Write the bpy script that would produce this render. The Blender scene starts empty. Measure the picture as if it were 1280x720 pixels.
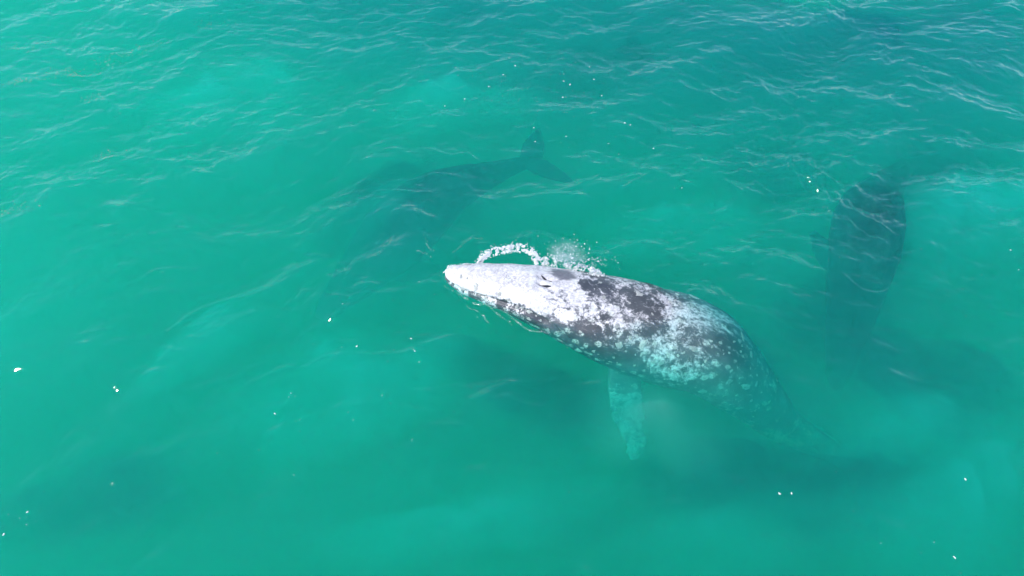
import bpy, math, random
import numpy as np
from mathutils import Vector
from mathutils.bvhtree import BVHTree

S = bpy.context.scene
COL = S.collection

# ------------------------------------------------------------------ camera
PITCH, HEIGHT = math.radians(52), 15.0
cam_d = bpy.data.cameras.new('camera')
cam = bpy.data.objects.new('camera', cam_d)
COL.objects.link(cam)
cam.location = (0, -HEIGHT / math.tan(PITCH), HEIGHT)
cam.rotation_euler = (math.pi / 2 - PITCH, 0, 0)
cam_d.sensor_width = 36
cam_d.lens = 18 / math.tan(math.radians(34))
cam_d.clip_end = 5000
S.camera = cam

# ------------------------------------------------------------------ sky, sun, exposure
SUN_EL, SUN_AZ = math.radians(50), math.radians(202)     # azimuth counted from +X towards +Y
W = bpy.data.worlds.new('World')
S.world = W
W.use_nodes = True
wn = W.node_tree.nodes
sky = wn.new('ShaderNodeTexSky')
sky.sky_type = 'NISHITA'
sky.sun_disc = False
sky.sun_elevation = SUN_EL
sky.dust_density = 0
sky.ozone_density = 5.0
sky.altitude = 800
sky.sun_rotation = math.pi / 2 - SUN_AZ
bg = wn['Background']
bg.inputs['Strength'].default_value = 0.15
W.node_tree.links.new(sky.outputs[0], bg.inputs['Color'])
sun_d = bpy.data.lights.new('sun', 'SUN')
sun_d.energy = 4.2
sun_d.angle = math.radians(0.5)
sun_d.color = (1.0, 0.965, 0.91)
sun = bpy.data.objects.new('sun', sun_d)
COL.objects.link(sun)
sd = Vector((math.cos(SUN_EL) * math.cos(SUN_AZ), math.cos(SUN_EL) * math.sin(SUN_AZ), math.sin(SUN_EL)))
sun.rotation_euler = sd.to_track_quat('Z', 'Y').to_euler()
sun.location = sd * 60
S.view_settings.view_transform = 'Standard'
S.view_settings.look = 'None'
S.view_settings.gamma = 1
S.view_settings.use_curve_mapping = False
S.view_settings.exposure = 0.47
cy = S.cycles
cy.use_denoising = True
cy.use_adaptive_sampling = True
cy.adaptive_threshold = .035
cy.adaptive_min_samples = 12
cy.max_bounces = 12
cy.diffuse_bounces = 2
cy.glossy_bounces = 2
cy.transmission_bounces = 2
cy.volume_bounces = 3
cy.transparent_max_bounces = 12

# ------------------------------------------------------------------ helpers
rng = np.random.default_rng(7)
random.seed(7)


def tag(o, label=None, cat=None, group=None, kind=None):
    if label: o['label'] = label
    if cat: o['category'] = cat
    if group: o['group'] = group
    if kind: o['kind'] = kind
    return o


def mesh_obj(name, verts, faces, mat=None, parent=None, smooth=True):
    me = bpy.data.meshes.new(name)
    me.from_pydata([tuple(v) for v in verts], [], faces)
    me.update()
    if smooth:
        me.polygons.foreach_set('use_smooth', [True] * len(me.polygons))
    o = bpy.data.objects.new(name, me)
    COL.objects.link(o)
    if mat: me.materials.append(mat)
    if parent: o.parent = parent
    return o


class NT:
    """small node helper"""
    def __init__(self, name):
        self.m = bpy.data.materials.new(name)
        self.m.use_nodes = True
        self.t = self.m.node_tree
        self.t.nodes.clear()
        self.out = self.t.nodes.new('ShaderNodeOutputMaterial')

    def n(self, kind, **kw):
        nd = self.t.nodes.new('ShaderNode' + kind)
        for k, v in kw.items():
            setattr(nd, k, v)
        return nd

    def l(self, a, b):
        self.t.links.new(a, b)

    def val(self, sock, v):
        if hasattr(v, 'is_output'):
            self.l(v, sock)
        else:
            sock.default_value = v

    def math(self, op, a, b=0.0, c=None, clamp=False):
        nd = self.n('Math', operation=op, use_clamp=clamp)
        self.val(nd.inputs[0], a)
        self.val(nd.inputs[1], b)
        if c is not None: self.val(nd.inputs[2], c)
        return nd.outputs[0]

    def ramp(self, v, a, b, lo=0.0, hi=1.0):
        nd = self.n('MapRange', interpolation_type='SMOOTHSTEP')
        self.val(nd.inputs['Value'], v)
        self.val(nd.inputs['From Min'], a)
        self.val(nd.inputs['From Max'], b)
        self.val(nd.inputs['To Min'], lo)
        self.val(nd.inputs['To Max'], hi)
        return nd.outputs[0]

    def noise(self, vec, scale, detail=4, rough=0.55, dist=0.0):
        nd = self.n('TexNoise')
        self.l(vec, nd.inputs['Vector'])
        nd.inputs['Scale'].default_value = scale
        nd.inputs['Detail'].default_value = detail
        nd.inputs['Roughness'].default_value = rough
        nd.inputs['Distortion'].default_value = dist
        return nd.outputs['Fac']

    def voro(self, vec, scale, feature='F1', rnd=1.0, out='Distance'):
        nd = self.n('TexVoronoi', feature=feature)
        self.l(vec, nd.inputs['Vector'])
        nd.inputs['Scale'].default_value = scale
        nd.inputs['Randomness'].default_value = rnd
        return nd.outputs[out]

    def mix(self, f, a, b):
        nd = self.n('Mix', data_type='RGBA')
        self.val(nd.inputs['Factor'], f)
        for s, v in ((nd.inputs['A'], a), (nd.inputs['B'], b)):
            pass
        self.val(nd.inputs[6], a if hasattr(a, 'is_output') else (*a, 1))
        self.val(nd.inputs[7], b if hasattr(b, 'is_output') else (*b, 1))
        return nd.outputs[2]

    def mapping(self, vec, scale=(1, 1, 1), rot=(0, 0, 0), loc=(0, 0, 0)):
        nd = self.n('Mapping')
        self.l(vec, nd.inputs['Vector'])
        nd.inputs['Scale'].default_value = scale
        nd.inputs['Rotation'].default_value = rot
        nd.inputs['Location'].default_value = loc
        return nd.outputs[0]

    def bump(self, h, strength, dist, normal=None):
        nd = self.n('Bump')
        nd.inputs['Strength'].default_value = strength
        nd.inputs['Distance'].default_value = dist
        self.l(h, nd.inputs['Height'])
        if normal: self.l(normal, nd.inputs['Normal'])
        return nd.outputs[0]


# ------------------------------------------------------------------ sea floor
FLOOR = -6.0
# dark patches and pale sand tongues lying on the bottom: x, y, half sizes, turn, amount
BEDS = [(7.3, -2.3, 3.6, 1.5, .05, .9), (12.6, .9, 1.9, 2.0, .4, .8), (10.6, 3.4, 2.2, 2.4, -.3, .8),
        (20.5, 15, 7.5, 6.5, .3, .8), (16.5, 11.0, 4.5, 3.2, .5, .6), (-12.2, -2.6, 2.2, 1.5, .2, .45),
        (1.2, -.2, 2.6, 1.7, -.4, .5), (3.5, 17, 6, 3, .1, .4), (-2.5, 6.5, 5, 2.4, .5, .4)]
SANDS = [(16.2, 6.6, 3.2, 2.6, .3, .9), (13.4, -3.6, 4.2, 1.8, .2, .6), (-16, 3.5, 4.5, 7, .1, .6),
         (-4.8, .3, 3.4, 2.2, .6, .45), (3.0, -1.5, 1.6, 1.9, .2, .5), (-8, 15, 6, 4, .4, .45), (5.6, 6.2, 3.0, 2.4, .2, .45)]


def floor_material():
    k = NT('sea_floor')
    co = k.n('NewGeometry').outputs['Position']
    wob = k.n('TexNoise')
    k.l(co, wob.inputs['Vector'])
    wob.inputs['Scale'].default_value = .35
    wob.inputs['Detail'].default_value = 5
    sub = k.n('VectorMath', operation='MULTIPLY_ADD')
    k.l(wob.outputs['Color'], sub.inputs[0])
    sub.inputs[1].default_value = (3.2, 3.2, 0)
    sub.inputs[2].default_value = (-1.6, -1.6, 0)
    add = k.n('VectorMath', operation='ADD')
    k.l(co, add.inputs[0]); k.l(sub.outputs[0], add.inputs[1])
    wc = add.outputs[0]

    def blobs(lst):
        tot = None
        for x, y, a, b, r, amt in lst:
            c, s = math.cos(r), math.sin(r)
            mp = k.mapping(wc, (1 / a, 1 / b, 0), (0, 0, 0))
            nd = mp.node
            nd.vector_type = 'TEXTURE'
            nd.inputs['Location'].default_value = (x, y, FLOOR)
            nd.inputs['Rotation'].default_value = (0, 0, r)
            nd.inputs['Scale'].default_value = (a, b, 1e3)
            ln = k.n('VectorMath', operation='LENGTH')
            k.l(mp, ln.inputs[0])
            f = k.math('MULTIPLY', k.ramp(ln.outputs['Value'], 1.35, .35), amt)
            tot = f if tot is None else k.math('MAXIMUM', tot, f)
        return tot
    n1 = k.noise(co, .12, 5, .6, .6)
    base = k.mix(k.ramp(n1, .3, .7), (.30, .29, .25), (.48, .46, .39))
    n2 = k.noise(co, 1.3, 6, .65, .4)
    base = k.mix(k.ramp(n2, .35, .7, 0, .35), base, (.22, .22, .19))
    base = k.mix(blobs(SANDS), base, (.62, .60, .50))
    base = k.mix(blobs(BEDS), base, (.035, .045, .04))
    b = k.n('BsdfPrincipled')
    k.l(base, b.inputs['Base Color'])
    b.inputs['Roughness'].default_value = .9
    b.inputs['Specular IOR Level'].default_value = .1
    k.l(b.outputs[0], k.out.inputs['Surface'])
    return k.m


def axis(lo, hi, step, far, grow):
    a = list(np.arange(lo, hi + step / 2, step))
    s = step; x = a[-1]; up = []
    while x < far:
        s *= grow; x += s; up.append(x)
    s = step; x = a[0]; dn = []
    while x > -far:
        s *= grow; x -= s; dn.append(x)
    return np.array(dn[::-1] + a + up)


def grid_faces(nx, ny):
    i = np.arange(nx - 1); j = np.arange(ny - 1)
    I, J = np.meshgrid(i, j)
    a = (J * nx + I).ravel()
    return np.stack([a, a + 1, a + nx + 1, a + nx], 1)


fx, fy = axis(-30, 30, .5, 1500, 1.35), axis(-16, 34, .5, 1500, 1.35)
X, Y = np.meshgrid(fx, fy)
Z = FLOOR + .10 * np.sin(X * .8 + 1.3 * np.sin(Y * .35)) * np.cos(Y * .6 + X * .2) + .22 * np.sin(X * .21 + 1) * np.cos(Y * .17)
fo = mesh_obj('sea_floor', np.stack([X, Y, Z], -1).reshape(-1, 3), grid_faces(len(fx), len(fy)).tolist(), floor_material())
tag(fo, kind='structure')

# ------------------------------------------------------------------ sea surface and water body
HEAD_AXIS = [(-1.6, .48), (-1.0, .30), (0, .08), (1, -.15), (2.3, -.48)]


def spline(pts, n=400):
    """resample control points (x,y,z) by arc length with Catmull-Rom"""
    P = np.array(pts, float)
    P = np.vstack([2 * P[0] - P[1], P, 2 * P[-1] - P[-2]])
    out = []
    for i in range(1, len(P) - 2):
        for t in np.linspace(0, 1, 40, endpoint=False):
            a, b, c, d = P[i - 1], P[i], P[i + 1], P[i + 2]
            out.append(.5 * (2 * b + (c - a) * t + (2 * a - 5 * b + 4 * c - d) * t ** 2 + (3 * b - a - 3 * c + d) * t ** 3))
    out.append(P[-2])
    Q = np.array(out)
    s = np.concatenate([[0], np.cumsum(np.linalg.norm(np.diff(Q, axis=0), axis=1))])
    return Q, s


def seg_dist(X, Y, pts):
    best = np.full(X.shape, 1e9); side = np.zeros(X.shape); along = np.zeros(X.shape)
    acc = 0
    for (x0, y0), (x1, y1) in zip(pts[:-1], pts[1:]):
        dx, dy = x1 - x0, y1 - y0
        L = math.hypot(dx, dy)
        t = np.clip(((X - x0) * dx + (Y - y0) * dy) / L ** 2, 0, 1)
        d = np.hypot(X - x0 - t * dx, Y - y0 - t * dy)
        m = d < best
        best = np.where(m, d, best)
        along = np.where(m, acc + t * L, along)
        side = np.where(m, np.sign((X - x0) * dy - (Y - y0) * dx), side)
        acc += L
    return best, along, side


def vnoise(X, Y, scale, seed):
    r = np.random.default_rng(seed)
    T = r.random((256, 256))
    x, y = X * scale + 1000, Y * scale + 1000
    ix, iy = np.floor(x).astype(int), np.floor(y).astype(int)
    fx_, fy_ = x - ix, y - iy
    fx_ = fx_ * fx_ * (3 - 2 * fx_); fy_ = fy_ * fy_ * (3 - 2 * fy_)
    g = lambda a, b: T[b % 256, a % 256]
    return (g(ix, iy) * (1 - fx_) + g(ix + 1, iy) * fx_) * (1 - fy_) + (g(ix, iy + 1) * (1 - fx_) + g(ix + 1, iy + 1) * fx_) * fy_


def wave_height(X, Y, dx, dy):
    X = X.astype(np.float32); Y = Y.astype(np.float32)
    h = np.zeros(X.shape, np.float32)
    r = np.random.default_rng(21)
    cell = np.maximum(dx, dy).astype(np.float32)
    # calm slick left by the whales, rougher water farther out
    calm = np.clip((Y + 6.0) / 13.0, 0, 1)
    calm = .68 + .38 * calm * calm * (3 - 2 * calm)
    boost = 1 + .9 * np.exp(-((X - 9.0) ** 2 + (Y - 2.6) ** 2) / 5) + .5 * np.exp(-((X + 1.0) ** 2 + (Y - 5.6) ** 2) / 9) + .5 * np.exp(-((X - 6.5) ** 2 + (Y - 5) ** 2) / 9)
    patch = .55 + .9 * vnoise(X, Y, .16, 3) * (.4 + 1.2 * vnoise(X, Y, .45, 4))
    wob = (1.1 * vnoise(X, Y, .3, 5)).astype(np.float32), (1.1 * vnoise(X, Y, .3, 6)).astype(np.float32)
    bands = [(3.2, 6.5, 16, .014, 100, 30), (1.1, 3.0, 34, .029, 100, 48), (.35, 1.05, 60, .032, 97, 52), (.17, .36, 50, .028, 95, 55)]
    for lo, hi, n, steep, mid, spread in bands:
        hb = np.zeros(X.shape, np.float32)
        for i in range(n):
            lam = lo * (hi / lo) ** r.random()
            th = math.radians(mid + spread * r.normal() * .75)
            kx, ky = math.cos(th) * 2 * math.pi / lam, math.sin(th) * 2 * math.pi / lam
            ph = r.random() * 6.283
            amp = steep * lam / (2 * math.pi) * 2.2 / math.sqrt(n) * 2.2
            damp = np.clip((lam / np.maximum(cell, 1e-6) - 2.5) / 3.0, 0, 1)
            p = kx * (X + wob[0]) + ky * (Y + wob[1]) + ph
            hb += amp * damp * (np.cos(p) + .3 * np.cos(2 * p))
        if hi < 3.1: hb *= patch * boost
        h += hb
    h *= calm
    # ripples pushed off the swimming head
    d, al, sd_ = seg_dist(X, Y, HEAD_AXIS)
    half = np.interp(al, [0, .7, 1.7, 2.8, 4.2], [.05, .45, .75, .95, 1.1])
    e = d - half
    rip = np.exp(-np.clip(e, 0, None) / .75) * np.where(e > -.3, 1, 0) * np.clip((3.6 - al) / 2.0, 0, 1)
    h += .034 * rip * (2 * np.exp(-3 * np.abs(np.sin(math.pi * e / .30 + 1.6 * vnoise(X, Y, .9, 9)))) - .6) * (.4 + vnoise(X, Y, 2.0, 10)) * np.where(sd_ > 0, 1.0, .5)
    # narrow ridges: bow ripples, boils and swirls left by tails and heads just under the surface
    for pts, amp in RIDGES:
        P = np.array(pts)
        m = (X > P[:, 0].min() - .4) & (X < P[:, 0].max() + .4) & (Y > P[:, 1].min() - .4) & (Y < P[:, 1].max() + .4)
        if not m.any(): continue
        xs, ys = X[m], Y[m]
        wx_ = xs + .10 * (vnoise(xs, ys, 2.2, 14) - .5) + .05 * (vnoise(xs, ys, 6, 16) - .5)
        wy_ = ys + .10 * (vnoise(xs, ys, 2.2, 15) - .5) + .05 * (vnoise(xs, ys, 6, 17) - .5)
        Q, sq = spline([(x, y, 0) for x, y in pts])
        Q = Q[::6]
        d, al, sd2 = seg_dist(wx_, wy_, [tuple(q[:2]) for q in Q])
        u = al / sq[-1]
        taper = np.clip(np.minimum(u, 1 - u) * 4, 0, 1)
        side = np.where(sd2 > 0, .085, .055)
        h[m] += amp * taper * (.35 + 1.1 * vnoise(xs, ys, 3.0, 18)) * np.exp(-(d / side) ** 2)
    return h


RIDGES = [([(-1.85, .42), (-1.55, .10), (-1.0, -.20), (-.3, -.55), (.3, -.95)], .05), ([(-1.7, .08), (-1.25, -.28), (-.7, -.58), (-.2, -.98), (.1, -1.3)], .05),
          ([(-1.3, -.4), (-.9, -.75), (-.55, -1.15), (-.4, -1.5)], .04), ([(-.6, -.5), (-.1, -.85), (.35, -1.25), (.9, -1.45), (1.3, -1.75)], .045),
          ([(-2.0, .8), (-2.3, 1.1), (-2.7, 1.25)], .04), ([(-1.9, .95), (-2.1, 1.3), (-2.3, 1.75)], .035), ([(-1.5, 1.2), (-1.1, 1.6), (-.6, 1.8)], .04), ([(.2, 1.9), (.8, 1.75), (1.5, 1.6)], .03),
          ([(.9, 6.9), (.95, 6.4), (1.05, 5.9), (1.0, 5.5)], .05), ([(-.2, 6.4), (.2, 6.1), (.7, 6.3), (.8, 6.9)], .05), ([(-2.4, 5.0), (-1.9, 4.8), (-1.4, 5.0), (-1.0, 4.7), (-.9, 4.3)], .06),
          ([(-2.6, 5.3), (-2.1, 5.0), (-1.6, 4.9)], .06), ([(.1, 6.0), (.3, 5.6), (.4, 5.3)], .04), ([(-3.8, 3.9), (-3.0, 3.9), (-2.2, 4.1), (-1.5, 4.0)], .05), ([(-4.2, 3.4), (-3.4, 3.5), (-2.4, 3.3)], .05),
          ([(8.3, 3.9), (8.6, 3.2), (8.5, 2.4), (8.9, 1.9)], .06), ([(8.6, 2.3), (9.2, 2.0), (9.8, 1.4), (10.1, .9)], .07), ([(9.0, 2.6), (9.7, 2.2), (10.2, 1.6)], .07),
          ([(8.4, .7), (8.6, .2), (9.2, -.1), (9.8, .2)], .05), ([(8.4, 1.5), (8.9, 1.2), (9.5, .8)], .06), ([(7.4, 5.0), (7.9, 4.2), (8.1, 3.6), (8.5, 3.3)], .06), ([(6.4, 4.6), (6.9, 3.8), (7.2, 3.2), (7.2, 2.6)], .05),
          ([(5.6, 4.2), (6.2, 3.6), (6.5, 3.0)], .04), ([(2.4, 3.0), (3.2, 3.5), (4.2, 4.3)], .05), ([(1.0, 3.2), (1.9, 3.6), (2.7, 4.2)], .05), ([(-.2, 3.0), (.6, 3.2), (1.6, 3.1)], .04),
          ([(-8.4, -1.4), (-7.4, -.5), (-6.4, -.2)], .05), ([(-6.2, -3.0), (-5.4, -2.4), (-4.6, -2.3), (-4.0, -2.6)], .04), ([(-9.8, .2), (-8.8, .6), (-7.4, .5)], .05)]


def water_material():
    k = NT('sea_water')
    back = k.n('NewGeometry').outputs['Backfacing']
    ior = k.math('MULTIPLY_ADD', back, 1 / 1.345 - 1.345, 1.345)
    fr = k.n('Fresnel')
    k.l(ior, fr.inputs['IOR'])
    gl = k.n('BsdfGlossy')
    gl.inputs['Roughness'].default_value = .06
    gl.inputs['Color'].default_value = (1, 1, 1, 1)
    tr = k.n('BsdfTransparent')
    mx = k.n('MixShader')
    k.l(fr.outputs[0], mx.inputs[0]); k.l(tr.outputs[0], mx.inputs[1]); k.l(gl.outputs[0], mx.inputs[2])
    k.l(mx.outputs[0], k.out.inputs['Surface'])
    sc = k.n('VolumeScatter')
    sc.inputs['Color'].default_value = (.13, .94, 1.0, 1)
    sc.inputs['Density'].default_value = .30
    sc.inputs['Anisotropy'].default_value = .35
    ab = k.n('VolumeAbsorption')
    ab.inputs['Color'].default_value = (0.0, .958, .873, 1)
    ab.inputs['Density'].default_value = .94
    ad = k.n('AddShader')
    k.l(sc.outputs[0], ad.inputs[0]); k.l(ab.outputs[0], ad.inputs[1])
    k.l(ad.outputs[0], k.out.inputs['Volume'])
    return k.m


wx, wy = axis(-20, 20, .042, 900, 1.07), axis(-8.2, 15, .042, 900, 1.07)
X, Y = np.meshgrid(wx, wy)
DX, DY = np.meshgrid(np.gradient(wx), np.gradient(wy))
Z = wave_height(X, Y, DX, DY)
nx, ny = len(wx), len(wy)
Z_SEA = Z
V = np.stack([X, Y, Z], -1).reshape(-1, 3)
F = grid_faces(nx, ny)
border = np.concatenate([np.arange(nx), np.arange(1, ny) * nx + nx - 1, (ny - 1) * nx + np.arange(nx - 2, -1, -1), np.arange(ny - 2, 0, -1) * nx])
nb = len(border); base = len(V)
low = V[border].copy(); low[:, 2] = FLOOR - 3
V = np.concatenate([V, low])
me = bpy.data.meshes.new('sea')
ib = np.arange(nb); jb = (ib + 1) % nb
skirt = np.stack([border[jb], border[ib], base + ib, base + jb], 1)
quads = np.concatenate([F, skirt]).astype(np.int32)
loops = np.concatenate([quads.ravel(), (base + ib)[::-1].astype(np.int32)])
me.vertices.add(len(V)); me.vertices.foreach_set('co', V.astype(np.float32).ravel())
me.loops.add(len(loops)); me.loops.foreach_set('vertex_index', loops)
me.polygons.add(len(quads) + 1)
me.polygons.foreach_set('loop_start', np.arange(len(quads) + 1, dtype=np.int32) * 4)
me.update(calc_edges=True)
me.validate()
me.polygons.foreach_set('use_smooth', [True] * len(F) + [False] * (nb + 1))
me.materials.append(water_material())
sea = bpy.data.objects.new('sea', me)
COL.objects.link(sea)
tag(sea, kind='structure')

# ------------------------------------------------------------------ whales
PROF_S = [0, .08, .25, .6, 1.1, 1.8, 2.6, 3.4, 4.2, 5.0, 6.0, 7.0, 8.0, 9.0, 10, 11, 12, 12.7, 13.0]
PROF_W = [.02, .19, .30, .43, .55, .70, .87, 1.04, 1.20, 1.29, 1.31, 1.19, .99, .76, .56, .38, .24, .17, .05]
PROF_T = [.02, .10, .17, .26, .36, .48, .58, .66, .76, .88, .96, .92, .80, .66, .52, .40, .30, .20, .05]
PROF_B = [.02, .14, .26, .42, .56, .72, .86, .98, 1.08, 1.14, 1.14, 1.04, .88, .70, .52, .38, .28, .20, .05]
LEN = 13.0


def make_whale(pts, roll, voxel, mat, left_fin, right_fin, scale=1.0):
    Q, sQ = spline(pts)
    k = sQ[-1] / LEN                                     # metres along per profile metre
    def pos(s): return np.array([np.interp(s * k, sQ, Q[:, i]) for i in range(3)]).T
    def frame(s):
        e = .15
        T = pos(np.minimum(s + e, LEN)) - pos(np.maximum(s - e, 0))
        T /= np.linalg.norm(T, axis=-1, keepdims=True)
        up = np.array([0, 0, 1.0])
        Lt = np.cross(T, up); Lt /= np.linalg.norm(Lt, axis=-1, keepdims=True)   # T runs to the tail: Lt is the animal's left when head-forward is -T
        U = np.cross(Lt, T)
        c, s_ = math.cos(roll), math.sin(roll)
        return T, Lt * c + U * s_, U * c - Lt * s_
    ss = np.unique(np.concatenate([np.linspace(0, .3, 8), np.linspace(.3, LEN, 130)]))
    n = 44
    T, Lt, U = frame(ss); C = pos(ss)
    w = np.interp(ss, PROF_S, PROF_W) * scale; t = np.interp(ss, PROF_S, PROF_T) * scale; b = np.interp(ss, PROF_S, PROF_B) * scale
    th = np.linspace(0, 2 * math.pi, n, endpoint=False)
    cs, sn = np.cos(th), np.sin(th)
    verts = []
    for i in range(len(ss)):
        ex = 2.0 if ss[i] > 4 else 1.75 + .25 * ss[i] / 4
        px = np.sign(cs) * np.abs(cs) ** (2 / ex) * w[i]
        pz = np.sign(sn) * np.abs(sn) ** (2 / ex) * np.where(sn > 0, t[i], b[i])
        verts.append(C[i] + px[:, None] * Lt[i] + pz[:, None] * U[i])
    V = np.concatenate(verts)
    faces = []
    for i in range(len(ss) - 1):
        for j in range(n):
            faces.append((i * n + j, i * n + (j + 1) % n, (i + 1) * n + (j + 1) % n, (i + 1) * n + j))
    faces.append(tuple(range(n))[::-1]); faces.append(tuple((len(ss) - 1) * n + j for j in range(n)))
    V = V.tolist()

    def blade(path, chord, thick, cdir, ndir):
        """closed paddle lofted along path; chord along cdir, thickness along ndir"""
        b0 = len(V); m = 14
        a = np.linspace(0, 2 * math.pi, m, endpoint=False)
        for p, c, tt in zip(path, chord, thick):
            for q in a:
                V.append((p + cdir * (c / 2 * math.cos(q)) + ndir * (tt / 2 * math.sin(q))).tolist())
        N = len(path)
        for i in range(N - 1):
            for j in range(m):
                faces.append((b0 + i * m + j, b0 + i * m + (j + 1) % m, b0 + (i + 1) * m + (j + 1) % m, b0 + (i + 1) * m + j))
        faces.append(tuple(b0 + j for j in range(m))[::-1]); faces.append(tuple(b0 + (N - 1) * m + j for j in range(m)))
    # flippers: out, back (towards the tail) and down in body axes
    for side, fin in ((1, left_fin), (-1, right_fin)):
        s0, out_, back_, down_, ln = fin
        Tf, Lf, Uf = [q[0] for q in frame(np.array([s0]))]
        root = pos(np.array([s0]))[0] + Lf * side * .62 * scale - Uf * .45 * scale
        d = Lf * side * out_ + Tf * back_ - Uf * down_
        d /= np.linalg.norm(d)
        cd = Tf - d * np.dot(Tf, d); cd /= np.linalg.norm(cd)
        nd = np.cross(d, cd)
        q = np.linspace(0, 1, 16)
        path = [root + d * ln * u + cd * (.30 * u * u) for u in q]
        chord = np.interp(q, [0, .15, .35, .6, .8, .93, 1], [.64, .78, .90, .82, .62, .38, .14]) * scale
        thick = np.interp(q, [0, .5, 1], [.34, .17, .04]) * scale
        blade(path, chord, thick, cd, nd)
    # tail flukes
    Tf, Lf, Uf = [q[0] for q in frame(np.array([LEN - .2]))]
    base_ = pos(np.array([LEN - .25]))[0]
    for side in (1, -1):
        q = np.linspace(0, 1, 18)
        path, chord, thick = [], [], []
        for u in q:
            lead = -.55 + .35 * u + .95 * u ** 2.2
            trail = .42 + .30 * math.sin(math.pi * min(1, u * 1.05)) * .6 + (.98 - .42) * u ** 1.8 - .10 * math.exp(-(u / .07) ** 2)
            trail = max(trail, lead + .03)
            path.append(base_ + Lf * side * (u * 1.62 * scale) + Tf * ((lead + trail) / 2 * scale) + Uf * .06 * u)
            chord.append((trail - lead) * scale); thick.append((.24 * (1 - u) ** .8 + .03) * scale)
        blade(path, chord, thick, Tf, Uf)
    me0 = bpy.data.meshes.new('whale_cage')
    me0.from_pydata(V, [], faces)
    tmp = bpy.data.objects.new('whale_cage', me0)
    COL.objects.link(tmp)
    md = tmp.modifiers.new('r', 'REMESH'); md.mode = 'VOXEL'; md.voxel_size = voxel
    sm = tmp.modifiers.new('s', 'SMOOTH'); sm.factor = .5; sm.iterations = 6
    dg = bpy.context.evaluated_depsgraph_get()
    me = bpy.data.meshes.new_from_object(tmp.evaluated_get(dg))
    bpy.data.objects.remove(tmp); bpy.data.meshes.remove(me0)
    nv = len(me.vertices)
    co = np.empty(nv * 3); me.vertices.foreach_get('co', co); co = co.reshape(-1, 3)
    no = np.empty(nv * 3); me.vertices.foreach_get('normal', no); no = no.reshape(-1, 3)
    # body coordinates: along, lateral, up
    sg = np.linspace(0, LEN, 260); Pg = pos(sg); Tg, Lg, Ug = frame(sg)
    idx = np.empty(nv, int)
    for a in range(0, nv, 8000):
        dd = ((co[a:a + 8000, None, :] - Pg[None]) ** 2).sum(-1)
        idx[a:a + 8000] = dd.argmin(1)
    rel = co - Pg[idx]
    s = sg[idx] + (rel * Tg[idx]).sum(1) / k
    lat = (rel * Lg[idx]).sum(1) / scale
    upc = (rel * Ug[idx]).sum(1) / scale
    w_, t_, b_ = (np.interp(s, PROF_S, p) for p in (PROF_W, PROF_T, PROF_B))
    # mouth line: rises along the side of the head, bows down behind to the corner of the mouth
    on = (s < 4.2) & (np.abs(lat) > .25 * w_)
    mz = mouth_line(s)
    dz = upc - mz
    fade = np.clip((3.95 - s) / .5, 0, 1)
    disp = np.zeros(nv)
    disp -= np.where(on, .055 * fade * np.exp(-(dz / .035) ** 2), 0)
    disp += np.where(on, .05 * fade * np.exp(-((dz + .17) / .11) ** 2), 0)          # swollen lower lip
    # blowholes: raised splash guard, two slits opening to the rear
    for sgn in (-1, 1):
        dl = lat - sgn * (.07 + .16 * np.clip(s - 2.25, 0, .6)); dsb = s - 2.5
        top = upc > .5 * t_
        disp -= np.where(top, .07 * np.exp(-(dl / .045) ** 2 - (dsb / .22) ** 4), 0)
    disp += np.where(upc > .4 * t_, .05 * np.exp(-(lat / .32) ** 2 - ((s - 2.15) / .28) ** 2), 0)
    # knuckles on the rear ridge
    for kn in np.arange(8.2, 12.2, .45):
        disp += np.where(upc > .7 * t_, .06 * np.exp(-(lat / .09) ** 2 - ((s - kn) / .13) ** 2), 0)
    # uneven hide
    disp += .018 * (vnoise(s * 1.0, lat + upc, 2.2, 31) - .5) + .02 * (vnoise(s, lat - upc, 5.0, 32) - .5)
    co = co + no * (disp * scale)[:, None]
    ft = np.clip((np.abs(lat) - 1.35) / .5, 0, 1) * (s < 8)          # scarred, uneven flipper edges
    for ax_, sd3 in ((0, 41), (1, 43), (2, 45)):
        co[:, ax_] += ft * (.16 * (vnoise(co[:, 0] + co[:, 2], co[:, 1], 3.2, sd3) - .5) + .10 * (vnoise(co[:, 0], co[:, 1] + co[:, 2], 7.5, sd3 + 1) - .5)) * (.5 if ax_ == 2 else 1)
    me.vertices.foreach_set('co', co.ravel())
    at = me.attributes.new('body', 'FLOAT_VECTOR', 'POINT')
    at.data.foreach_set('vector', np.stack([s, lat, upc], 1).astype(np.float32).ravel())
    me.polygons.foreach_set('use_smooth', [True] * len(me.polygons))
    me.materials.clear(); me.materials.append(mat)
    me.update()
    return me, co, no, s, lat, upc


def mouth_line(s):
    return np.interp(s, [0, .3, .8, 1.5, 2.2, 2.9, 3.5, 4.2], [-.01, -.01, .03, .11, .18, .18, .02, -.35])


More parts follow.
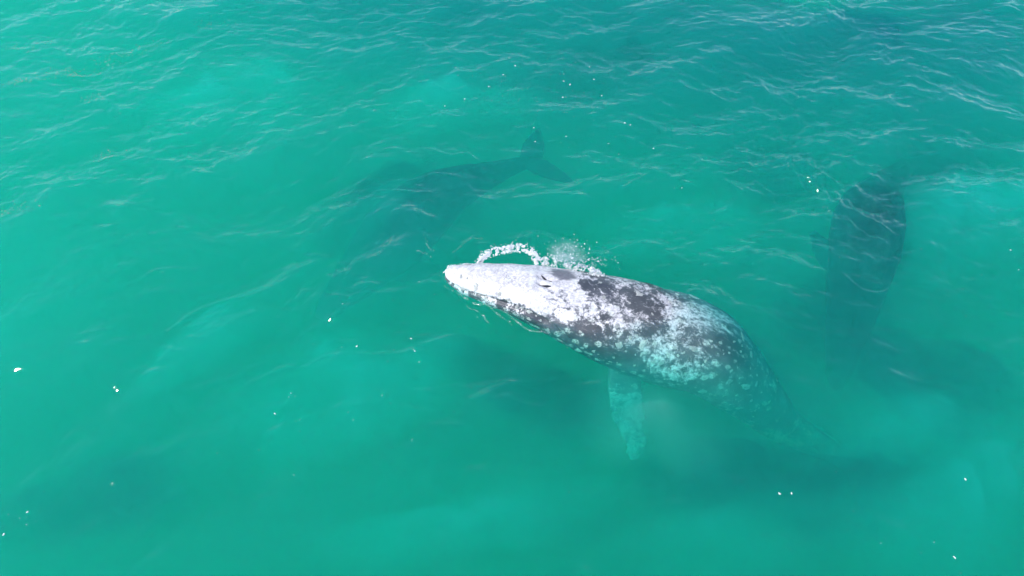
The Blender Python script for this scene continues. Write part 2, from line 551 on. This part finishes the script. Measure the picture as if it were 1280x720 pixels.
def skin_material(name, pale):
    k = NT(name)
    at = k.n('Attribute', attribute_name='body')
    bc = at.outputs['Vector']
    sx = k.n('SeparateXYZ'); k.l(bc, sx.inputs[0])
    s, lat, up = sx.outputs
    # dark slate hide with fine scribbles
    n0 = k.noise(bc, 1.1, 6, .6, .5)
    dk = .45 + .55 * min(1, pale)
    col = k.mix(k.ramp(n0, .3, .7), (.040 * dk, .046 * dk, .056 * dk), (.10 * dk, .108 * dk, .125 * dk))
    body_ = k.math('MULTIPLY', k.ramp(s, 3.4, 5.2), pale)
    col = k.mix(k.math('MULTIPLY', body_, .6), col, k.mix(k.ramp(n0, .35, .65), (.075, .08, .085), (.16, .17, .175)))
    # bleached mottling: large drifts, blotches, specks
    drift = k.noise(bc, .55, 5, .62, .8)
    blot = k.noise(bc, 3.2, 7, .68, .7)
    speck = k.noise(bc, 15, 5, .7, .4)
    head = k.ramp(s, 3.9, 1.5)                               # the crown of the head is nearly all bleached
    jaw = k.ramp(s, .5, 2.2, 0, .22)
    crown = k.math('MULTIPLY', head, k.ramp(k.math('SUBTRACT', up, jaw), -.02, .10))
    flank = k.math('MULTIPLY', k.ramp(up, .42, -.10), k.ramp(s, 1.4, 2.8))
    flank = k.math('MULTIPLY', flank, k.ramp(s, 7.5, 5.5))
    midb = k.math('MULTIPLY', k.ramp(s, 3.4, 5.0), k.ramp(s, 9.6, 6.5))
    m = k.math('ADD', k.math('MULTIPLY', drift, .55), k.math('MULTIPLY', blot, .55))
    m = k.math('ADD', m, k.math('MULTIPLY', speck, .28))
    m = k.math('ADD', m, k.math('MULTIPLY', crown, .245 * pale))
    m = k.math('ADD', m, k.math('MULTIPLY', midb, .015 * pale))
    m = k.math('ADD', m, k.math('MULTIPLY', flank, -.17))
    lip = k.math('MULTIPLY', k.ramp(s, 3.6, 1.6), k.ramp(k.math('SUBTRACT', up, jaw), .08, -.04))
    m = k.math('ADD', m, k.math('MULTIPLY', lip, k.math('MULTIPLY_ADD', k.noise(bc, 6.5, 5, .7, .5), 1.1, -.46)))
    finm = k.math('MULTIPLY', k.ramp(k.math('ABSOLUTE', lat), 1.15, 1.5), k.ramp(s, 8, 7.5))
    m = k.math('ADD', m, k.math('MULTIPLY', finm, k.math('MULTIPLY_ADD', k.noise(bc, 5.0, 5, .7, .6), .9, -.18)))
    f = k.ramp(m, k.ramp(s, 3.2, 5, .70, .71), k.ramp(s, 3.2, 5, .80, .82))
    lightc = k.mix(k.ramp(speck, .35, .65), (.44, .425, .45), (.76, .73, .74))
    col = k.mix(k.math('MULTIPLY', f, k.math('MULTIPLY', pale, k.ramp(s, 3.4, 5.2, 1, .85))), col, lightc)
    # round barnacle scars
    vd = k.n('VectorMath', operation='MULTIPLY_ADD')
    wn_ = k.n('TexNoise'); k.l(bc, wn_.inputs['Vector']); wn_.inputs['Scale'].default_value = 7; wn_.inputs['Detail'].default_value = 3
    k.l(wn_.outputs['Color'], vd.inputs[0]); vd.inputs[1].default_value = (.12, .12, .12); k.l(bc, vd.inputs[2])
    v1 = k.voro(vd.outputs[0], 3.4)
    gate = k.ramp(k.voro(vd.outputs[0], 3.4, out='Color'), .45, .5)
    scar = k.math('MULTIPLY', k.ramp(v1, .34, .22), gate)
    ring = k.math('MULTIPLY', scar, k.ramp(k.noise(bc, 22, 4, .7), .36, .6))
    col = k.mix(k.math('MULTIPLY', ring, .85 * pale), col, (.60, .61, .58))
    # pale scratches running along the body
    sl = k.noise(k.mapping(bc, (.9, 5, 5), (0, .1, .35)), 6, 4, .6, .6)
    col = k.mix(k.math('MULTIPLY', k.ramp(sl, .60, .70), .45 * pale), col, (.55, .54, .55))
    # dark smears behind the blowholes and at the mouth corner
    ds = k.ramp(k.noise(k.mapping(bc, (1.2, 3, 3), (0, 0, -.6)), 2.0, 5, .65, .8), .55, .68)
    zone = k.math('MULTIPLY', k.ramp(s, 2.0, 2.6), k.ramp(s, 5.2, 3.9))
    col = k.mix(k.math('MULTIPLY', k.math('MULTIPLY', ds, zone), .85), col, (.06, .065, .085))
    # streaky dark patch beside the blowholes, and fine grey scribbles over the bleached hide
    dx_ = k.math('MULTIPLY', k.math('ADD', s, -2.85), 2.6)
    dy_ = k.math('MULTIPLY', k.math('ADD', lat, .42), 3.6)
    rad = k.math('SQRT', k.math('ADD', k.math('MULTIPLY', dx_, dx_), k.math('MULTIPLY', dy_, dy_)))
    stre = k.noise(k.mapping(bc, (1, 5, 3), (0, 0, .9)), 3.5, 5, .65, .8)
    pt = k.math('MULTIPLY', k.ramp(k.math('ADD', rad, k.math('MULTIPLY', stre, 1.2)), 1.65, 1.15), k.ramp(up, .1, .3))
    col = k.mix(k.math('MULTIPLY', pt, .85 * pale), col, (.07, .075, .10))
    scr = k.noise(k.mapping(vd.outputs[0], (1, 1.6, 1.6), (0, 0, .5)), 9, 6, .75, 1.8)
    line = k.math('MULTIPLY', k.ramp(k.math('ABSOLUTE', k.math('ADD', scr, -.5)), .05, .015), k.ramp(k.noise(bc, 2.3, 4, .6), .46, .60))
    line = k.math('MULTIPLY', line, k.ramp(s, .2, 1.4, .35, 1))
    line = k.math('MULTIPLY', line, k.math('MULTIPLY', f, k.ramp(crown, 0, 1, .35, 1)))
    col = k.mix(k.math('MULTIPLY', line, .62 * pale), col, (.12, .115, .15))
    b = k.n('BsdfPrincipled')
    k.l(col, b.inputs['Base Color'])
    b.inputs['Roughness'].default_value = .42
    b.inputs['Specular IOR Level'].default_value = .45 if pale > .5 else .02
    hgt = k.math('ADD', k.math('MULTIPLY', speck, .5), k.math('MULTIPLY', blot, .8))
    k.l(k.bump(hgt, .5, .03), b.inputs['Normal'])
    k.l(b.outputs[0], k.out.inputs['Surface'])
    return k.m


def link(name, me, parent=None):
    o = bpy.data.objects.new(name, me)
    COL.objects.link(o)
    if parent: o.parent = parent
    return o


skin_main = skin_material('mottled_whale_skin', 1.0)
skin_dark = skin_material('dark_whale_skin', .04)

A_PTS = [(-1.72, .50, .02), (-1.0, .30, .02), (0, .08, -.06), (1, -.15, -.22), (2.3, -.48, -.50), (3.6, -.78, -.84),
         (4.9, -1.1, -1.16), (6.15, -1.6, -2.2), (7.3, -2.1, -3.3), (8.5, -2.55, -3.8), (9.7, -3.0, -4.6)]
me_a, co_a, no_a, s_a, lat_a, up_a = make_whale(A_PTS, math.radians(0), .028, skin_main, (4.9, .80, .30, .42, 2.6), (4.9, .80, .30, .42, 2.6))
whale_a = link('gray_whale', me_a)
tag(whale_a, 'mottled white and gray whale lifting its bleached head out of the water', 'whale', 'gray whales')

B_PTS = [(-6.3, 2.6, -4.9), (-5.1, 3.5, -4.0), (-3.7, 4.5, -2.9), (-2.2, 5.5, -2.2), (-.8, 6.35, -2.2), (.2, 6.85, -2.2), (.9, 7.15, -2.25)]
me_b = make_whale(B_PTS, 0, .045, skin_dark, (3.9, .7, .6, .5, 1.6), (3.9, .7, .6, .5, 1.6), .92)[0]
whale_b = link('gray_whale', me_b)
tag(whale_b, 'dark whale under the surface with its tail flukes spread behind', 'whale', 'gray whales')

C_PTS = [(9.6, -.3, -4.6), (9.65, .5, -3.4), (9.8, 1.4, -2.3), (10.15, 2.6, -1.55), (10.75, 4.0, -1.65), (11.8, 5.6, -2.3), (13.3, 7.3, -2.8), (14.9, 8.5, -3.3)]
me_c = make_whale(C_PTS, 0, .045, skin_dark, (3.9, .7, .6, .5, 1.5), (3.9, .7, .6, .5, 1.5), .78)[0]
whale_c = link('gray_whale', me_c)
tag(whale_c, 'dark whale under the surface beside a pale patch of sandy water', 'whale', 'gray whales')


# ------------------------------------------------------------------ barnacle crusts and blowholes on the big whale
def barnacle_material():
    k = NT('barnacle_crust')
    co = k.n('TexCoord').outputs['Object']
    n = k.noise(co, 5, 4, .7)
    oi = k.n('ObjectInfo').outputs['Random']
    col = k.mix(k.ramp(n, .38, .62), (.50, .51, .49), (.78, .77, .73))
    col = k.mix(k.math('MULTIPLY', oi, .55), col, (.24, .255, .26))
    b = k.n('BsdfPrincipled')
    k.l(col, b.inputs['Base Color'])
    b.inputs['Roughness'].default_value = .75
    k.l(k.bump(n, .6, .3), b.inputs['Normal'])
    k.l(b.outputs[0], k.out.inputs['Surface'])
    return k.m


crust = barnacle_material()
crust_meshes = []
for v in range(7):
    r_ = np.random.default_rng(50 + v)
    m = 14
    pts = [(0, 0, .16)]
    for ring, (rad, hz) in enumerate(((.34, .20), (.68, .15), (1.0, -.16))):
        for j in range(m):
            a = 2 * math.pi * (j + .5 * ring) / m
            q = rad * (1 + (.13 if ring == 2 else .08) * r_.normal())
            q *= 1 + .16 * math.sin(2 * a + v) + .10 * math.sin(3 * a + 2 * v)
            pts.append((q * math.cos(a), q * math.sin(a) * .8, hz + (0 if ring == 2 else .07 * r_.normal())))
    fc = [(0, 1 + j, 1 + (j + 1) % m) for j in range(m)]
    for g in range(2):
        for j in range(m):
            fc.append((1 + g * m + j, 1 + (g + 1) * m + j, 1 + (g + 1) * m + (j + 1) % m, 1 + g * m + (j + 1) % m))
    me = bpy.data.meshes.new('barnacle_patch')
    me.from_pydata(pts, [], fc)
    me.polygons.foreach_set('use_smooth', [True] * len(me.polygons))
    me.materials.append(crust)
    crust_meshes.append(me)
r_ = np.random.default_rng(77)
cand = np.where((no_a[:, 2] > -.25) & (s_a > .5) & (s_a < 9.2) & ((no_a[:, 1] < .35) | (no_a[:, 2] > .75)) & (np.abs(lat_a) < 1.35))[0]
chosen = []
for i in r_.permutation(cand):
    s, up, lt = s_a[i], up_a[i], lat_a[i]
    if s < 3.8:                       # on the head: mostly along the lower lip and behind the mouth corner
        p = .9 if up < mouth_line(np.array([s]))[0] - .06 else (0 if s < 2.8 else .12)
    else:
        p = .85 if no_a[i, 1] < -.2 else .5
    if s < 4.2 and up < .25: p = 1.0
    elif r_.random() < .45: continue
    if s > 3.6 and vnoise(np.array([s]), np.array([lt + up]), 1.3, 61)[0] < .45: continue
    if r_.random() > p: continue
    size = float(np.clip(r_.lognormal(-2.95, .6), .022, .16))
    if s < 4.2 and up < .25: size = min(.11, size * 1.15)
    if any(np.sum((co_a[i] - co_a[j]) ** 2) < ((size + z) * 1.0) ** 2 for j, z in chosen): continue
    chosen.append((i, size))
    if len(chosen) and len(chosen) >= 190: break
for c, (i, size) in enumerate(chosen):
    o = link('barnacle_patch', crust_meshes[c % 7], whale_a)
    nrm = Vector(no_a[i])
    o.location = Vector(co_a[i]) - nrm * (.02 * size)
    q = nrm.to_track_quat('Z', 'Y')
    q2 = q @ Vector((0, 0, 1)).to_track_quat('Z', 'Y')
    o.rotation_mode = 'QUATERNION'
    from mathutils import Quaternion
    o.rotation_quaternion = q @ Quaternion((0, 0, 1), r_.random() * 6.28)
    o.scale = (size, size, size * .6)

kb = NT('nostril_skin')
bb = kb.n('BsdfPrincipled'); bb.inputs['Base Color'].default_value = (.02, .02, .025, 1); bb.inputs['Roughness'].default_value = .3
kb.l(bb.outputs[0], kb.out.inputs['Surface'])
tree_a = BVHTree.FromPolygons([Vector(v) for v in co_a], [tuple(p.vertices) for p in me_a.polygons])
for sgn in (-1, 1):
    d = np.abs(s_a - 2.5) * 1.0 + np.abs(lat_a - sgn * .11) + np.where(up_a > .3, 0, 9)
    i = int(d.argmin()); c = Vector(co_a[i]); nrm = Vector(no_a[i])
    ta = Vector((.93, -.33, -.12)); ta = (ta - nrm * ta.dot(nrm)).normalized(); lt_ = ta.cross(nrm) * -1
    ta = (ta + lt_ * (.28 * sgn)).normalized(); bi = nrm.cross(ta)
    vs, fs = [], []
    for g in range(13):
        u = g / 12 * 2 - 1; hw = .022 * (1 - u * u) ** .5 + .002
        for e in (-1, 0, 1):
            p = c + ta * (u * .17) + bi * (e * hw) + nrm * .1
            hit = tree_a.ray_cast(p, -nrm)[0] or p
            vs.append(hit + nrm * (.008 if e == 0 else .002))
    for g in range(12):
        for e in range(2): fs.append((g * 3 + e, g * 3 + e + 1, g * 3 + e + 4, g * 3 + e + 3))
    mesh_obj('blowhole', vs, fs, kb.m, whale_a)

# ------------------------------------------------------------------ silt stirred up in the water, and shade painted into it
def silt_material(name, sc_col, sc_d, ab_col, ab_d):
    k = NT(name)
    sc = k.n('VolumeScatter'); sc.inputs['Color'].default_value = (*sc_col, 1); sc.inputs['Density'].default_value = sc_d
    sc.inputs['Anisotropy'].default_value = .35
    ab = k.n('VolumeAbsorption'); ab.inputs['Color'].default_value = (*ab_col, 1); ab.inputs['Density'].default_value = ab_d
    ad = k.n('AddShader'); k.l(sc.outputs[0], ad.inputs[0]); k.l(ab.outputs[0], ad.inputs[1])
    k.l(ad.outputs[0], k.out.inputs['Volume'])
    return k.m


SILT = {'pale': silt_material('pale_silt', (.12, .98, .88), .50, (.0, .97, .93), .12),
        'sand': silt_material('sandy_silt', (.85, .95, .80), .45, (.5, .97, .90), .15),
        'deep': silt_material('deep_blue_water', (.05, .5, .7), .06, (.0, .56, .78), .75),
        'dark': silt_material('mud_and_shade', (.05, .35, .38), .10, (.0, .44, .50), .66)}  # mud, and the whale shadow painted into the water


def silt_or_shade(x, y, z, a, b, thick, turn, kind, seed, label):
    nr, na = 26, 64
    rr = np.linspace(0, 1, nr)[1:]
    aa = np.linspace(0, 2 * math.pi, na, endpoint=False)
    R, A = np.meshgrid(rr, aa, indexing='ij')
    edge = 1 + .22 * np.sin(2 * A + seed) + .14 * np.sin(3 * A + 2.1 * seed) + .08 * np.sin(5 * A + seed * 1.7)
    lx, ly = R * np.cos(A) * a * edge, R * np.sin(A) * b * edge
    c, s = math.cos(turn), math.sin(turn)
    PX, PY = x + lx * c - ly * s, y + lx * s + ly * c
    th = thick * (1 - R ** 2) ** 1.6
    n1 = .25 + 1.1 * vnoise(PX, PY, .9, seed) * (.5 + vnoise(PX, PY, 2.1, seed + 1))
    n2 = .25 + 1.1 * vnoise(PX, PY, .7, seed + 2) * (.5 + vnoise(PX, PY, 1.8, seed + 3))
    if a > 6: n1, n2 = .45 + .3 * (n1 - .25), .45 + .3 * (n2 - .25)      # broad sheets are smoother
    top, bot = z + th * n1, z - th * n2
    vs = [(x, y, z + thick * .6), (x, y, z - thick * .6)]
    vs += np.stack([PX, PY, top], -1).reshape(-1, 3).tolist()
    o2 = len(vs)
    vs += np.stack([PX, PY, bot], -1)[:-1].reshape(-1, 3).tolist()
    T = lambda i, j: 2 + i * na + j % na
    B = lambda i, j: (o2 + i * na + j % na) if i < nr - 2 else T(i, j)
    fs = []
    for j in range(na):
        fs.append((0, T(0, j), T(0, j + 1))); fs.append((1, B(0, j + 1), B(0, j)))
        for i in range(nr - 2):
            fs.append((T(i, j), T(i + 1, j), T(i + 1, j + 1), T(i, j + 1)))
            fs.append((B(i, j), B(i, j + 1), B(i + 1, j + 1), B(i + 1, j)))
    o = mesh_obj('silt_or_shade', vs, fs, SILT[kind])
    tag(o, label, 'silt cloud', 'silt clouds', 'stuff')


CLOUDS = [
    (13.6, 3.9, -1.7, 3.0, 2.4, 1.2, .3, 'pale', 1, 'pale turquoise silt cloud beside the dark whale'),
    (3.3, -2.9, -1.1, 1.5, 2.3, .7, .25, 'sand', 2, 'sandy silt plume drifting around the flipper of the mottled whale'),
    (4.4, -1.9, -.62, 1.5, .9, .55, -.35, 'sand', 3, 'thin sandy plume over the flank of the mottled whale'),
    (-4.1, -2.1, -1.6, 4.2, 1.8, .9, .5, 'pale', 4, 'broad faint silt cloud in the calm water ahead of the mottled whale'),
    (-8.0, -.8, -1.4, 2.6, .8, .7, .7, 'pale', 5, 'narrow faint silt streak in the calm water'),
    (9.9, -4.9, -1.7, 3.6, 1.5, .9, .2, 'pale', 6, 'faint silt cloud in the calm water near the tail of the mottled whale'),
    (-14.3, .2, -1.9, 3.6, 5.0, .45, .1, 'pale', 7, 'wide pale silt cloud far ahead of the mottled whale'),
    (5.0, 3.5, -1.7, 2.6, 1.7, .9, .1, 'pale', 8, 'pale silt cloud between the mottled whale and the dark whale beside it'),
    (6.9, -4.1, -2.4, 4.2, 1.6, 1.15, .1, 'dark', 9, 'dark mud cloud under the tail of the mottled whale'),  # this and the next two only darken the water locally
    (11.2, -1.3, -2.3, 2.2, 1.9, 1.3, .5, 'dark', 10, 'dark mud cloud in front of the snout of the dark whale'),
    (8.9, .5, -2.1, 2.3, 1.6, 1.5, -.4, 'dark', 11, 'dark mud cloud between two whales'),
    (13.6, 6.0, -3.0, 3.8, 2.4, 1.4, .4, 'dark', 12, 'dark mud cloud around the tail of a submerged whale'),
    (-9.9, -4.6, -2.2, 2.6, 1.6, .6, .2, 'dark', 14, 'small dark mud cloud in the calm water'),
    (.6, -1.9, -1.7, 3.2, 1.3, .7, -.3, 'dark', 15, 'dark mud cloud under the jaw of the mottled whale'),  # dark volume added as the whale's shadow in the water
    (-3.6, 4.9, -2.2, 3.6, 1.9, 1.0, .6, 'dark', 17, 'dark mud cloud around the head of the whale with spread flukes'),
    (-3.9, 4.2, -1.3, 2.4, .9, .25, 1.0, 'pale', 19, 'wisp of silt drifting over the head of the whale with spread flukes'),
    (-2.0, 9.0, -1.6, 3.2, 1.4, .8, .3, 'pale', 22, 'pale silt cloud in rippled water beyond the spread flukes'),
    (-9.5, 9.5, -1.8, 4.2, 2.2, 1.0, .4, 'pale', 23, 'broad pale silt cloud under the rippled water'),
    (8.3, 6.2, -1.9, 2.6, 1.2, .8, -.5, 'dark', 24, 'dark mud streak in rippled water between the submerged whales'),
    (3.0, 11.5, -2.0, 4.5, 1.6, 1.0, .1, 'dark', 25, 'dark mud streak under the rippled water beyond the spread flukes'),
    (-.8, -5.4, -1.6, 3.4, 1.1, .7, .15, 'pale', 26, 'faint silt cloud in the calm water beside the flipper plume'),
    (14.0, 13.5, -2.7, 14, 7.5, 3.2, .15, 'deep', 27, 'wide sheet of darker blue water under the ripples beyond the tail'),
    (-1.0, 16.0, -2.7, 17, 5.5, 2.4, -.05, 'deep', 28, 'wide band of darker blue water under the far ripples'),
    (9.5, -3.2, -1.5, 3.4, 1.0, .6, .3, 'pale', 29, 'pale streak of silt beside the sinking tail'),
    (5.0, -5.6, -1.7, 3.8, .9, .6, .2, 'pale', 30, 'long pale streak of silt in the calm water below the mud'),
]
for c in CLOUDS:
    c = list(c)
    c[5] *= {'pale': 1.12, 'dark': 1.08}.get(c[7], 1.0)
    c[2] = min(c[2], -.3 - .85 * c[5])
    silt_or_shade(*c)

# ------------------------------------------------------------------ foam, spray and flecks
def surf(x, y):
    i = int(np.clip(np.searchsorted(wx, x) - 1, 0, nx - 2)); j = int(np.clip(np.searchsorted(wy, y) - 1, 0, ny - 2))
    return float(Z_SEA[j, i])


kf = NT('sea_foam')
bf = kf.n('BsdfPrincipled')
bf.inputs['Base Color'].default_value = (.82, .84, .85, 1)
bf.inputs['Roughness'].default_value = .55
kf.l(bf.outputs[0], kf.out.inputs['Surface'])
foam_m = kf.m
G = (1 + 5 ** .5) / 2
ICO_V = np.array([(-1, G, 0), (1, G, 0), (-1, -G, 0), (1, -G, 0), (0, -1, G), (0, 1, G), (0, -1, -G), (0, 1, -G), (G, 0, -1), (G, 0, 1), (-G, 0, -1), (-G, 0, 1)]) / math.hypot(1, G)
ICO_F = np.array([(0, 11, 5), (0, 5, 1), (0, 1, 7), (0, 7, 10), (0, 10, 11), (1, 5, 9), (5, 11, 4), (11, 10, 2), (10, 7, 6), (7, 1, 8), (3, 9, 4), (3, 4, 2), (3, 2, 6), (3, 6, 8), (3, 8, 9), (4, 9, 5), (2, 4, 11), (6, 2, 10), (8, 6, 7), (9, 8, 1)])


def lumps(name, centers, radii, label, cat, flat=.5, seed=1, group=None):
    """many small uneven bubbles joined into one froth mesh"""
    r = np.random.default_rng(seed)
    c = np.array(centers, float); rad = np.array(radii, float); n = len(c)
    a = r.random(n) * 6.28; st = 1 + r.random(n)
    P = ICO_V[None] * (1 + .3 * r.normal(size=(n, 12, 1)))
    px, py, pz = P[..., 0] * (rad * st)[:, None], P[..., 1] * rad[:, None], P[..., 2] * (rad * flat)[:, None]
    ca, sa = np.cos(a)[:, None], np.sin(a)[:, None]
    vs = np.stack([px * ca - py * sa, px * sa + py * ca, pz], -1) + c[:, None, :]
    fs = ICO_F[None] + (np.arange(n) * 12)[:, None, None]
    o = mesh_obj(name, vs.reshape(-1, 3), fs.reshape(-1, 3).tolist(), foam_m)
    return tag(o, label, cat, group, 'stuff')


def surf_v(x, y):
    i = np.clip(np.searchsorted(wx, x) - 1, 0, nx - 2); j = np.clip(np.searchsorted(wy, y) - 1, 0, ny - 2)
    return Z_SEA[j, i]


def froth(path, width, n, rad, seed, lift=.0, gaps=.42, fs=5.0):
    """points strewn along a path, thinned by a noise so that the froth tears into strands"""
    r = np.random.default_rng(seed)
    P = np.array(path, float)
    seg = np.linalg.norm(np.diff(P[:, :2], axis=0), axis=1); cum = np.concatenate([[0], np.cumsum(seg)])
    W_ = np.array(width if hasattr(width, '__len__') else [width] * len(P), float)
    N = n * 12
    t = r.random(N) * cum[-1]
    w = np.interp(t, cum, W_)
    off = r.normal(size=(N, 2)) * w[:, None] * .5
    x, y = np.interp(t, cum, P[:, 0]) + off[:, 0], np.interp(t, cum, P[:, 1]) + off[:, 1]
    q = vnoise(x, y, fs, seed) * .6 + vnoise(x, y, fs * 2.7, seed + 1) * .4
    far = np.hypot(off[:, 0], off[:, 1]) / np.maximum(w, .01)
    ok = np.where(q > gaps + r.normal(size=N) * .03 + .10 * np.clip(far - .5, 0, 1))[0][:n]
    x, y, far = x[ok], y[ok], far[ok]
    rr = rad * np.exp(r.normal(size=len(ok)) * .5)
    z = surf_v(x, y) + lift * np.abs(r.normal(size=len(ok))) * np.clip(1 - far, 0, 1)
    return np.stack([x, y, z + rr * .12], 1), rr


ARC = [(-.98, .72), (-.87, .86), (-.73, 1.08), (-.42, 1.25), (0, 1.34), (.30, 1.30), (.50, 1.22), (.62, 1.08), (.60, .90), (.72, .80)]
c1, r1 = froth(ARC, [.05, .07, .09, .11, .12, .12, .13, .14, .14, .12], 12000, .0045, 5, .02, .47, 13)
lumps('foam', c1, r1, 'white foam arc curling off the far side of the whale head', 'foam', .28, 2)
c2, r2 = froth([(.75, .80), (1.1, .82), (1.5, .70), (1.9, .52), (2.25, .36), (2.6, .2)], [.18, .24, .2, .14, .12, .06], 3200, .0052, 8, .10, .50, 9)
lumps('foam', c2, r2, 'torn foam and splash along the back behind the blowholes', 'foam', .7, 3)
c3, r3 = froth([(-1.72, .50), (-1.62, .70), (-1.4, .80), (-1.05, .80), (-.8, .78)], .05, 800, .0055, 9, .02, .45, 10)
lumps('foam', c3, r3, 'thin foam rim around the tip of the whale snout', 'foam', .5, 4)

FLECKS = [
    ('foam flecks strewn over calm water ahead of the mottled whale', [(-3.3, -1.6, 1.0, 26), (-4.2, -3.9, 1.2, 34), (-2.6, -3.2, 1.3, 14), (-2.0, -.6, .7, 10)], 21),
    ('bubbling foam flecks over the flukes of the submerged whale', [(-.6, 8.0, .7, 60), (.6, 8.6, .8, 50), (1.7, 8.9, .7, 60), (2.4, 8.0, .7, 34), (1.3, 7.2, .4, 20), (.5, 6.9, .7, 30), (-.9, 7.4, .4, 24), (1.9, 6.6, 1.2, 20)], 22),
    ('line of foam flecks between the mottled whale and the open water', [(4.6, 3.7, .45, 16), (4.5, 2.2, .5, 18), (4.9, 5.2, .6, 12), (2.2, 5.6, .8, 16)], 23),
    ('foam flecks above the dark whale beside the pale silt', [(8.5, .8, .25, 7), (12.0, 1.0, .5, 5), (11.0, -.7, .3, 5), (13.0, -1.0, .3, 9), (12.6, .8, .7, 8)], 24),
    ('sparse foam flecks in the calm water near the sinking tail', [(7.4, -6.4, .5, 10), (8.2, -6.9, .3, 9), (7.2, -5.2, .6, 8), (6.6, -4.5, 1.2, 8), (3.0, -5.5, 2.6, 10)], 25),
    ('small curl of foam flecks in the far calm water', [(-9.9, -5.9, .22, 16)], 26),
]
for lab, groups, sd_ in FLECKS:
    r = np.random.default_rng(sd_)
    cs, rs = [], []
    for x, y, sp, n in groups:
        for _ in range(int(n * .8)):
            px, py = x + r.normal() * sp, y + r.normal() * sp * .8
            rr = float(np.clip((.0036 if sd_ == 22 else .0042) * math.exp(r.normal() * .6), .0025, .012))
            for _k in range(1 + (rr > .009) * 3):
                qx, qy = px + r.normal() * rr * .9 * (_k > 0), py + r.normal() * rr * .9 * (_k > 0)
                cs.append((qx, qy, surf(qx, qy) + rr * .1)); rs.append(rr)
    lumps('foam_flecks', cs, rs, lab, 'foam', .45, sd_, 'floating foam flecks')

# breath mist hanging over the blowholes: lumpy shells of fine droplets, thicker towards the middle
km = NT('breath_mist')
vs_ = km.n('VolumeScatter'); vs_.inputs['Color'].default_value = (.98, .98, 1, 1); vs_.inputs['Anisotropy'].default_value = .4
mo = km.n('TexCoord').outputs['Object']
ml = km.n('VectorMath', operation='LENGTH'); km.l(mo, ml.inputs[0])
mn = km.noise(mo, 1.9, 4, .6, .6)
dn = km.math('MULTIPLY', km.ramp(ml.outputs['Value'], 1.0, .1), km.ramp(mn, .36, .68))
km.l(km.math('MULTIPLY', dn, 3.8), vs_.inputs['Density'])
km.l(vs_.outputs[0], km.out.inputs['Volume'])
V_, F_ = [], []
nu, nv = 24, 14
for i in range(nv + 1):
    for j in range(nu):
        a, e = 2 * math.pi * j / nu, math.pi * i / nv
        V_.append((math.cos(a) * math.sin(e), math.sin(a) * math.sin(e), math.cos(e)))
for i in range(nv):
    for j in range(nu):
        F_.append((i * nu + j, (i + 1) * nu + j, (i + 1) * nu + (j + 1) % nu, i * nu + (j + 1) % nu))
mist = mesh_obj('breath_mist', V_, F_, km.m)
mist.location = (1.38, .70, .50)
mist.scale = (.62, .36, .46)
mist.rotation_euler = (0, .35, 0)
tag(mist, 'faint white breath mist hanging over the blowholes', 'mist', None, 'stuff')
r = np.random.default_rng(91)
cs = [(1.35 + r.normal() * .35, .78 + r.normal() * .2, .22 + abs(r.normal()) * .3) for _ in range(150)]
cs += [(2.0 + r.normal() * .3, .70 + r.normal() * .12, .12 + abs(r.normal()) * .12) for _ in range(90)]
rs = [.0065 * math.exp(r.normal() * .4) for _ in cs]
lumps('spray_drops', cs, rs, 'fine white spray drops flung up beside the blowholes', 'spray', 1.0, 92)

# rust coloured specks in thin streaks on the rippled water
ks = NT('tan_specks')
bs = ks.n('BsdfPrincipled'); bs.inputs['Base Color'].default_value = (.50, .40, .30, 1); bs.inputs['Roughness'].default_value = .8
ks.l(bs.outputs[0], ks.out.inputs['Surface'])
r = np.random.default_rng(101)
cs, rs = [], []
for x0, y0, x1, y1, n in [(-16.2, 8.0, -14.3, 8.9, 150), (-14.6, 8.4, -13.0, 9.4, 170), (-13.4, 9.4, -11.9, 10.4, 130), (-16.8, 10.0, -15.6, 10.4, 90),
                          (-13.5, 7.3, -12.6, 7.6, 70), (-14.0, 2.5, -13.1, 2.9, 80), (-12.3, 4.7, -11.3, 5.1, 60), (-10.8, 11.3, -9.8, 11.7, 50)]:
    for _ in range(n):
        t = r.random()
        px, py = x0 + (x1 - x0) * t + r.normal() * .25, y0 + (y1 - y0) * t + r.normal() * .07 + .13 * math.sin(t * 9)
        rr = .0055 * math.exp(r.normal() * .4)
        cs.append((px, py, surf(px, py) + .002)); rs.append(rr)
sc_o = lumps('tan_specks', cs, rs, 'thin streaks of rust coloured specks on the rippled water', 'scum', .25, 102)
sc_o.data.materials[0] = ks.m


# faint threads of pale specks painting sheen and foam on the bow ripples
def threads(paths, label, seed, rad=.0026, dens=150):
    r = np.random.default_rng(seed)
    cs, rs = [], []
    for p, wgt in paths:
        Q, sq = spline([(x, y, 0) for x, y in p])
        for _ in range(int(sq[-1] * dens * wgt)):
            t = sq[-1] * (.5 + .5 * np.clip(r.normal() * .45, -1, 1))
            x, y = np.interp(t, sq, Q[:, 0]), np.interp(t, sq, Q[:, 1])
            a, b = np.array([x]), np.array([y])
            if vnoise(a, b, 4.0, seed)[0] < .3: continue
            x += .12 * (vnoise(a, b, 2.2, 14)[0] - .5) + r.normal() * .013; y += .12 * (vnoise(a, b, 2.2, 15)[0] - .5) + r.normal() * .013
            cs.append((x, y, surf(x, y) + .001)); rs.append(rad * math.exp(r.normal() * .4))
    lumps('sheen_threads', cs, rs, label, 'foam', .4, seed)


threads([(RIDGES[i][0], w) for i, w in ((0, 1.0), (1, .9), (2, .6), (3, .7), (4, .5), (5, .4), (6, .4))], 'pale speck threads painting sheen and foam on the ripples around the whale head', 111)
